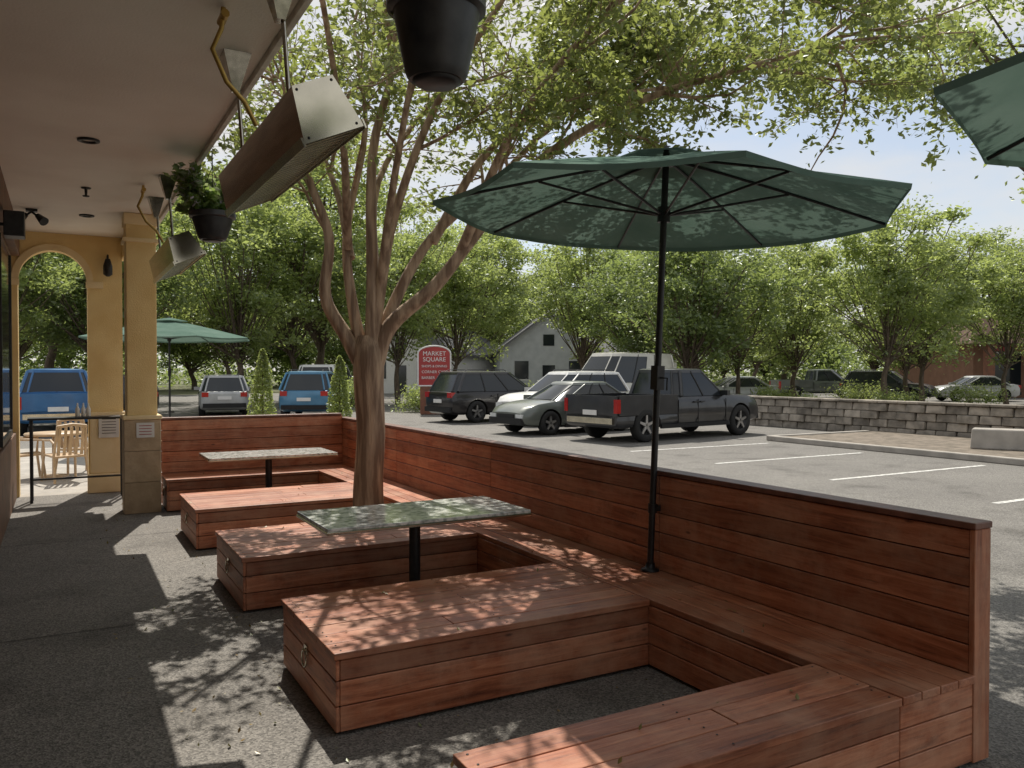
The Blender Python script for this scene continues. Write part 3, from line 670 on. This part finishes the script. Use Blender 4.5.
def cardata(kind,col):
    key=(kind,col)
    if key in CARDATA: return CARDATA[key]
    S=SPEC[kind]; W=S['W']; parts=[]
    mb=MB(); rings=[]
    for (x,zb,zt,k) in S['st']:
        w=W*k; h=zt-zb
        half=[(0,zb),(.80*w,zb),(.95*w,zb+.08*h),(.99*w,zb+.3*h),(w,zb+.55*h),(.975*w,zb+.82*h),(.90*w,zt-.01),(.6*w,zt+.012),(0,zt+.02)]
        ring=[(x,y,z) for y,z in half]+[(x,-y,z) for y,z in half[-2:0:-1]]
        rings.append(ring)
    n=len(rings[0]); vs=[p for r_ in rings for p in r_]; fs=[]
    for i in range(len(rings)-1):
        for j in range(n): fs.append((i*n+j,(i+1)*n+j,(i+1)*n+(j+1)%n,i*n+(j+1)%n))
    fs.append(tuple(range(n))); fs.append(tuple(range((len(rings)-1)*n,len(rings)*n))[::-1])
    mb.add(vs,fs,0,True); body=mb.build('body',None,[P[col]])
    cut=MB(); R=S['wr']+.055
    for wx in S['wx']:
        for s in (-1,1):
            y0,y1=sorted((s*(W-.30),s*(W+.2))); vv=[];nn=28
            for yy in (y0,y1):
                for j in range(nn): q=2*math.pi*j/nn; vv.append((wx+R*math.cos(q),yy,S['wr']+R*math.sin(q)))
            ff=[(j,(j+1)%nn,nn+(j+1)%nn,nn+j) for j in range(nn)]+[tuple(range(nn))[::-1],tuple(range(nn,2*nn))]
            cut.add(vv,ff)
    co=cut.build('cut',None,[M['core']])
    import bmesh
    for o in (body,co):
        bm=bmesh.new(); bm.from_mesh(o.data); bmesh.ops.recalc_face_normals(bm,faces=bm.faces); bm.to_mesh(o.data); bm.free()
    md=body.modifiers.new('b','BOOLEAN'); md.object=co; md.operation='DIFFERENCE'; md.solver='EXACT'
    try: md.material_mode='TRANSFER'
    except Exception: pass
    dg=bpy.context.evaluated_depsgraph_get(); dg.update()
    me=bpy.data.meshes.new_from_object(body.evaluated_get(dg)); me.name='body'
    me.polygons.foreach_set('use_smooth',[True]*len(me.polygons)); me.set_sharp_from_angle(angle=math.radians(32))
    bpy.data.objects.remove(body); bpy.data.objects.remove(co)
    parts.append(('body',me))
    rb,rtp,ft,fb=S['cab']; z0,z1=S['z0'],S['z1']
    def ring(f,e=0):
        xr=rb+(rtp-rb)*f; xf=fb+(ft-fb)*f; w=W*(.935-.17*f-.03*f*f)+e; z=z0+(z1-.06-z0)*f
        xr-=e; xf+=e
        return [(xr,-w*.80,z),(xr+.14,-w,z),(xf-.28,-w,z),(xf,-w*.70,z),(xf+.05,0,z),(xf,w*.70,z),(xf-.28,w,z),(xr+.14,w,z),(xr,w*.80,z),(xr-.03,0,z)]
    mb=MB(); lv=[ring(0),ring(.5),ring(1)]; n=10; vs=[p for l in lv for p in l]
    fs=[(i*n+j,i*n+(j+1)%n,(i+1)*n+(j+1)%n,(i+1)*n+j) for i in range(2) for j in range(n)]
    mb.add(vs,fs,0,True); parts.append(('windows',mb.build('w',None,[M['glass']],data_only=True,sharp=25)))
    mb=MB(); a=ring(.93,.008); b=[(x,y,z+.035) for x,y,z in ring(1,.004)]; cxm=(rtp+ft)/2
    c=[(cxm+(x-cxm)*.9,y*.86,z1) for x,y,z in ring(1)]
    vs=a+b+c+[(cxm,0,z1+.02)]
    fs=[(i*n+j,i*n+(j+1)%n,(i+1)*n+(j+1)%n,(i+1)*n+j) for i in range(2) for j in range(n)]+[(3*n,2*n+j,2*n+(j+1)%n) for j in range(n)]
    mb.add(vs,fs,0,True)
    r0,rm,r1=ring(0,.0),ring(.5,.0),ring(1,.0)
    big=.05 if kind!='sedan' else .04
    for idx,rad in ((1,big),(2,.024),(3,.02),(5,.02),(6,.024),(7,big),(0,.03),(8,.03)):
        mb.tube([r0[idx],rm[idx],r1[idx]],rad,6)
    if kind=='van': # solid cargo panels behind the front doors
        def lp(a,b,f): return Vector(a).lerp(Vector(b),f)
        for (i0,i1,s) in ((1,2,-1),(7,6,1)):
            o=Vector((0,s*.012,0)); f0,f1=.02,.50
            q=[lp(r0[i0],r0[i1],f0)+o,lp(r0[i0],r0[i1],f1)+o,lp(rm[i0],rm[i1],f1)+o,lp(rm[i0],rm[i1],f0)+o,lp(r1[i0],r1[i1],f1)+o,lp(r1[i0],r1[i1],f0)+o]
            mb.add(q,[(0,1,2,3),(3,2,4,5)],0)
    nbp=(.5,) if kind in('pickup',) else (.36,.68)
    mk=MB()
    for fpos in nbp:
        for (i0,i1) in ((1,2),(7,6)):
            mk.tube([Vector(r0[i0]).lerp(Vector(r0[i1]),fpos),Vector(rm[i0]).lerp(Vector(rm[i1]),fpos),Vector(r1[i0]).lerp(Vector(r1[i1]),fpos)],.024,6)
    if kind in('suv','wagon'):
        for s in (-1,1):
            mk.tube([(rtp+.25,s*W*.60,z1+.01),(rtp+.35,s*W*.60,z1+.055),(ft-.35,s*W*.60,z1+.055),(ft-.25,s*W*.60,z1+.01)],.014,6)
    mk.box((fb-.25,-W*.6,z0+.03),(fb-.02,W*.6,z0+.045))
    parts.append(('window_pillars',mk.build('p',None,[M['black']],data_only=True)))
    xr=S['st'][0][0]; xf=S['st'][-1][0]
    if kind=='pickup':
        for s in (-1,1):
            y0,y1=sorted((s*W*.90,s*W*.985)); mb.box((xr+.06,y0,.66),(-.66,y1,1.14))
        mb.box((xr,-W*.95,.60),(xr+.07,W*.95,1.13)); mb.box((-.70,-W*.9,.70),(-.665,W*.9,1.12))
    parts.append(('roof_and_pillars',mb.build('r',None,[P[col]],0,data_only=True,sharp=35)))
    mb=MB(); zt_r=S['st'][2][2]; zt_f=S['st'][-2][2]; zf=S['st'][-1][2]
    mb.box((xf-.10,-W*.80,.30 if kind!='pickup' else .42),(xf+.05,W*.80,.47 if kind!='pickup' else .62),0)
    mb.box((xr-.05,-W*.84,.36 if kind!='pickup' else .46),(xr+.1,W*.84,.52 if kind!='pickup' else .60),0 if kind!='pickup' else 4)
    mb.box((xf-.05,-W*.42,zf-.18),(xf+.025,W*.42,zf-.03),0)
    for s in (-1,1):
        y0,y1=sorted((s*W*.50,s*W*.80)); mb.box((xf-.16,y0,zf-.17),(xf+.015,y1,zf-.03),1)
        if kind=='pickup': y0,y1=sorted((s*W*.86,s*W*.99)); mb.box((xr-.012,y0,.72),(xr+.10,y1,1.05),2)
        elif kind=='van': y0,y1=sorted((s*W*.80,s*W*.93)); mb.box((xr-.02,y0,.85),(xr+.12,y1,1.30),2)
        else: y0,y1=sorted((s*W*.62,s*W*.88)); mb.box((xr-.012,y0,zt_r-.22),(xr+.16,y1,zt_r-.05),2)
        y0,y1=sorted((s*W*.93,s*(W+.17))); mb.box((fb-.42,y0,z0+.0),(fb-.30,y1,z0+.13),3)
        ysd=W*1.004
        for xs in ((-.55,.35,fb-.25) if kind!='pickup' else (.1,fb-.25,-.64)):
            y0,y1=sorted((s*(ysd-.02),s*(ysd-.002))); mb.box((xs-.006,y0,.40),(xs+.006,y1,z0-.08),0)
        for xs in (-.75,.22) if kind!='pickup' else (.0,.25):
            y0,y1=sorted((s*(ysd-.03),s*(ysd+.02))); mb.box((xs-.08,y0,z0-.16),(xs+.08,y1,z0-.13),3)
        y0,y1=sorted((s*(W*.93),s*(W*1.005))); mb.box((S['wx'][0]+.5,y0,S['st'][3][1]-.01),(S['wx'][1]-.5,y1,S['st'][3][1]+.09),0)
    mb.box((xr-.03,-.24,.66 if kind!='sedan' else .60),(xr-.005,.24,.78 if kind!='sedan' else .71),5)
    parts.append(('trim_and_lamps',mb.build('tr',None,[M['tyre'],M['lamp'],M['tail'],P[col],M['steel'],M['white']],data_only=True)))
    mb=MB(); r_=S['wr']
    for wx in S['wx']:
        for s in (-1,1):
            yo=s*(W-.015); yi=s*(W-.24)
            mb.lathe([(r_*.62,yo),(r_*.70,yo+s*.012),(r_*.93,yo+s*.008),(r_,yo-s*.03),(r_,yi+s*.03),(r_*.9,yi),(0.01,yi)],(wx,0,r_),28,0,'y')
            mb.lathe([(r_*.64,yo+s*.004),(r_*.60,yo-s*.01),(r_*.56,yo-s*.07),(.01,yo-s*.08)],(wx,0,r_),28,1,'y')
            for k in range(5):
                q=2*math.pi*k/5+.3; c_,s_=math.cos(q),math.sin(q)
                def pt(a,b,y): return (wx+a*c_-b*s_,y,r_+a*s_+b*c_)
                ya_,yb_=yo-s*.05,yo-s*.012
                mb.hexa([pt(.02,-.05,ya_),pt(r_*.6,-.03,ya_),pt(r_*.6,.03,ya_),pt(.02,.05,ya_),pt(.02,-.04,yb_),pt(r_*.6,-.025,yb_),pt(r_*.6,.025,yb_),pt(.02,.04,yb_)],2)
    parts.append(('wheels',mb.build('wh',None,[M['tyre'],M['black'],M['rim']],data_only=True)))
    CARDATA[key]=parts; return parts
def car(name,kind,col,x,y,h,sz=1):
    g=grp(name,(x,y,.004),h); g.scale=(1,1,sz)
    for nm,me in cardata(kind,col): obj(nm,me,g)
    return g
car('pickup_truck','pickup','charcoal',14.0,16.8,8)
car('parked_car','sedan','grey',12.7,19.6,188)
car('suv_car','suv','black',13.3,25.2,8)
car('suv_car','suv','white',14.6,22.7,190)
car('delivery_van','van','cream',18.6,25.2,192,1.2)
car('station_wagon','wagon','silver',5.6,33.6,82)
car('suv_car','suv','blue2',8.4,30.6,66)
car('minivan','van','white',11.2,38.2,60)
car('pickup_truck','pickup','blue',-.1,27.2,91)
car('pickup_truck','pickup','grey',41.5,35.3,-29)
car('suv_car','suv','charcoal',40.4,29.6,-70)
car('parked_car','sedan','silver',45.0,27.6,151)
car('parked_car','sedan','silver',30.3,31.2,160)
car('parked_car','sedan','white',22.5,34.5,190)
car('parked_car','wagon','charcoal',2.2,35.2,95)

# ---------------------------------------------------------------- signs and buildings
g=grp('monument_sign',(12.9,29.6,0),-20); mb=MB()
mb.box((-.62,-.10,1.15),(.62,.10,2.4),0)
arcp=[(-.62,2.4)]+[(-.62*math.cos(math.pi*i/12),2.4+.28*math.sin(math.pi*i/12)) for i in range(1,12)]+[(.62,2.4)]
for i in range(12):
    (a0,z0),(a1,z1)=arcp[i],arcp[i+1]
    mb.hexa([(a0,-.10,2.401),(a1,-.10,2.401),(a1,.10,2.401),(a0,.10,2.401),(a0,-.10,z0+.002),(a1,-.10,z1+.002),(a1,.10,z1+.002),(a0,.10,z0+.002)],0)
mb.build('panel',g,[M['red']])
mb=MB(); mb.tube([(-.64,-.09,1.13),(-.64,-.09,2.4)]+[(-.64*math.cos(math.pi*i/12),-.09,2.4+.30*math.sin(math.pi*i/12)) for i in range(1,12)]+[(.64,-.09,2.4),(.64,-.09,1.13)],.035,6); mb.tube([(-.64,-.09,1.13),(.64,-.09,1.13)],.035,6)
mb.build('frame',g,[M['white']])
mb=MB(); mb.box((-.55,-.12,0),(.55,.12,1.10)); mb.build('brick_base',g,[M['brick']],.02)
for i,(s,sz) in enumerate((('MARKET',.24),('SQUARE',.24),('SHOPS & DINING',.13),('CORNER CAFE',.15),('BARBER  BANK',.15))):
    cu=bpy.data.curves.new('txt','FONT'); cu.body=s; cu.size=sz; cu.align_x='CENTER'; cu.extrude=.004; cu.materials.append(M['white'])
    o=bpy.data.objects.new('lettering',cu); o.rotation_euler=(math.pi/2,0,0); o.location=(0,-.108,2.32-i*.23); sc.collection.objects.link(o); o.parent=g

def house(name,x,y,rz,w,dp,h,rh,wall,roof):
    g=grp(name,(x,y,0),rz); mb=MB(); mb.box((-w/2,-dp/2,0),(w/2,dp/2,h)); mb.add([(-w/2,-dp/2,h),(w/2,-dp/2,h),(0,-dp/2,h+rh)],[(0,1,2)]); mb.add([(-w/2,dp/2,h),(w/2,dp/2,h),(0,dp/2,h+rh)],[(2,1,0)])
    mb.build('walls',g,[wall])
    mb=MB(); o=.4
    for s in (-1,1):
        e=s*(w/2+o); ez=h-o*rh/(w/2)
        mb.hexa([(e,-dp/2-o,ez),(0,-dp/2-o,h+rh),(0,dp/2+o,h+rh),(e,dp/2+o,ez),(e,-dp/2-o,ez+.15),(0,-dp/2-o,h+rh+.15),(0,dp/2+o,h+rh+.15),(e,dp/2+o,ez+.15)])
    mb.build('roof',g,[roof])
    mb=MB()
    for a in (-w*.28,w*.28): mb.box((a-.5,-dp/2-.03,1.1),(a+.5,-dp/2-.01,2.4),0); mb.box((a-.58,-dp/2-.05,1.0),(a+.58,-dp/2-.031,1.09),1)
    mb.box((-.45,-dp/2-.03,0),(.45,-dp/2-.01,2.1),0); mb.box((-.4,-dp/2-.03,h+.3),(.4,-dp/2-.01,h+1.1),0); mb.build('windows_and_door',g,[M['glass'],M['white']])
M['siding']=mat('grey_siding',(.50,.52,.54),(.42,.44,.46),2,.8)
house('gable_house',32.5,54,-24,7,9,3.2,2.6,M['siding'],M['roofg'])
house('gable_house',38.5,53,60,7,9,3.0,2.2,M['white'],M['roofg'])
house('gable_house',26,59,-60,7,9,3.0,2.0,M['white'],M['roofg'])

g=grp('shop_building',(50.6,31.0,0),-29); mb=MB(); Wd=34
mb.box((0,0,0),(Wd,12,3.9)); mb.build('walls',g,[M['tanwall']])
mb=MB(); mb.hexa([(-.8,-1.6,3.4),(Wd+.8,-1.6,3.4),(Wd+.8,12.5,3.4),(-.8,12.5,3.4),(.6,.6,5.6),(Wd-.6,.6,5.6),(Wd-.6,11,5.6),(.6,11,5.6)]); mb.build('mansard_roof',g,[M['roofb']])
mb=MB()
for i in range(12):
    x=.1+i*3.; mb.box((x,-1.4,0),(x+.45,-.9,3.39),0)
mb.build('brick_piers',g,[M['brick']])
mb=MB()
for i in range(11):
    x=.9+i*3.; mb.box((x,-.05,.5),(x+2.1,-.01,2.8),0); mb.box((x,-.08,2.81),(x+2.1,-.01,2.9),1); mb.box((x+1.02,-.08,.5),(x+1.08,-.051,2.8),1)
    if i%3==0: mb.box((x,-.30,2.95),(x+2.0,-.20,3.35),2)
mb.build('shopfronts',g,[M['glass'],M['white'],M['red']])

# ---------------------------------------------------------------- counter, chairs, table, bottles beyond the arch
g=grp('bar_counter',(.22,12.45,0)); mb=MB(); mb.box((-.60,-.16,1.09),(.56,.16,1.12))
for x in (-.56,.52): mb.box((x-.018,-.14,.01),(x+.018,-.10,1.088)); mb.box((x-.018,.10,.01),(x+.018,.14,1.088))
mb.box((-.56,-.125,.30),(.52,-.10,.325)); mb.build('frame',g,[M['black']],.004)
for bx in (-.02,.05,.11):
    gb=grp('sauce_bottle',(.22+bx,12.47,1.121)); mb=MB(); mb.lathe([(0,0),(.026,0),(.028,.01),(.028,.10),(.012,.14),(.009,.18),(.0,.185)],(0,0,0),14); mb.build('bottle',gb,[M['white']])
def chair(x,y,rz):
    g=grp('patio_chair',(x,y,.008),rz); mb=MB()
    for sx in (-.23,.23):
        mb.tube([(sx*1.1,-.25,0),(sx,-.2,.42),(sx*1.02,-.22,.64),(sx*1.05,.1,.66),(sx,.22,.60)],.02,8); mb.tube([(sx*1.1,.30,0),(sx,.2,.42),(sx*.9,.30,.88)],.02,8)
    mb.hexa([(-.23,-.22,.40),(.23,-.22,.40),(.22,.22,.38),(-.22,.22,.38),(-.23,-.22,.43),(.23,-.22,.43),(.22,.22,.41),(-.22,.22,.41)])
    for k in range(5):
        a=-.17+k*.085; mb.hexa([(a-.022,.20,.42),(a+.022,.20,.42),(a+.022,.215,.42),(a-.022,.215,.42),(a-.02,.29,.86),(a+.02,.29,.86),(a+.02,.305,.86),(a-.02,.305,.86)])
    mb.tube([(-.21,.30,.87),(0,.32,.90),(.21,.30,.87)],.025,8); mb.build('moulded_frame',g,[M['tan']])
chair(.05,14.6,200); chair(.25,15.6,20); chair(-.5,15.0,100); chair(1.6,16.2,150)
g=grp('side_table',(-.1,15.3,.008)); mb=MB(); mb.lathe([(0,.72),(.42,.72),(.43,.70),(.42,.68),(0,.68)],(0,0,0),24); mb.tube([(0,0,0),(0,0,.68)],.03,10); mb.lathe([(0,.03),(.22,.02),(.22,0)],(0,0,0),20); mb.build('round_table',g,[M['tan']])

# ---------------------------------------------------------------- light, sky, camera
w=bpy.data.worlds.new('World'); sc.world=w; w.use_nodes=True; t=w.node_tree; t.nodes.clear(); L=t.links
sv=Vector((.19,.62,1)).normalized()
sky=t.nodes.new('ShaderNodeTexSky'); sky.sky_type='NISHITA'; sky.sun_disc=False; sky.sun_elevation=math.asin(sv.z); sky.sun_rotation=math.atan2(sv.x,sv.y)
tc=N(t,'ShaderNodeTexCoord'); mp=N(t,'ShaderNodeMapping'); mp.inputs['Scale'].default_value=(1,1,2.5); L.new(tc.outputs['Generated'],mp.inputs[0])
n=N(t,'ShaderNodeTexNoise'); n.inputs['Scale'].default_value=2.6; n.inputs['Detail'].default_value=9; n.inputs['Roughness'].default_value=.55; L.new(mp.outputs[0],n.inputs['Vector'])
r=ramp(t,[(.36,(.4,.4,.4)),(.58,(1,1,1))]); L.new(n.outputs['Fac'],r.inputs['Fac'])
mx=N(t,'ShaderNodeMixRGB'); mx.inputs['Color2'].default_value=(5.9,5.85,5.75,1); L.new(r.outputs[0],mx.inputs['Fac']); L.new(sky.outputs[0],mx.inputs['Color1'])
bg=N(t,'ShaderNodeBackground'); bg.inputs['Strength'].default_value=.135; L.new(mx.outputs[0],bg.inputs['Color'])
o=N(t,'ShaderNodeOutputWorld'); L.new(bg.outputs[0],o.inputs['Surface'])
sl=bpy.data.lights.new('sun','SUN'); sl.energy=5.0; sl.angle=math.radians(.4); sl.color=(1,.94,.84)
so=bpy.data.objects.new('sun',sl); so.rotation_euler=sv.to_track_quat('Z','Y').to_euler(); so.location=(0,0,30); sc.collection.objects.link(so)
cam=bpy.data.cameras.new('camera'); cam.lens=28.65; cam.sensor_width=36; cam.clip_start=.05; cam.clip_end=2000
co=bpy.data.objects.new('camera',cam); co.location=(0,0,1.75); co.rotation_euler=(math.radians(90-.98),0,math.radians(-29)); sc.collection.objects.link(co); sc.camera=co
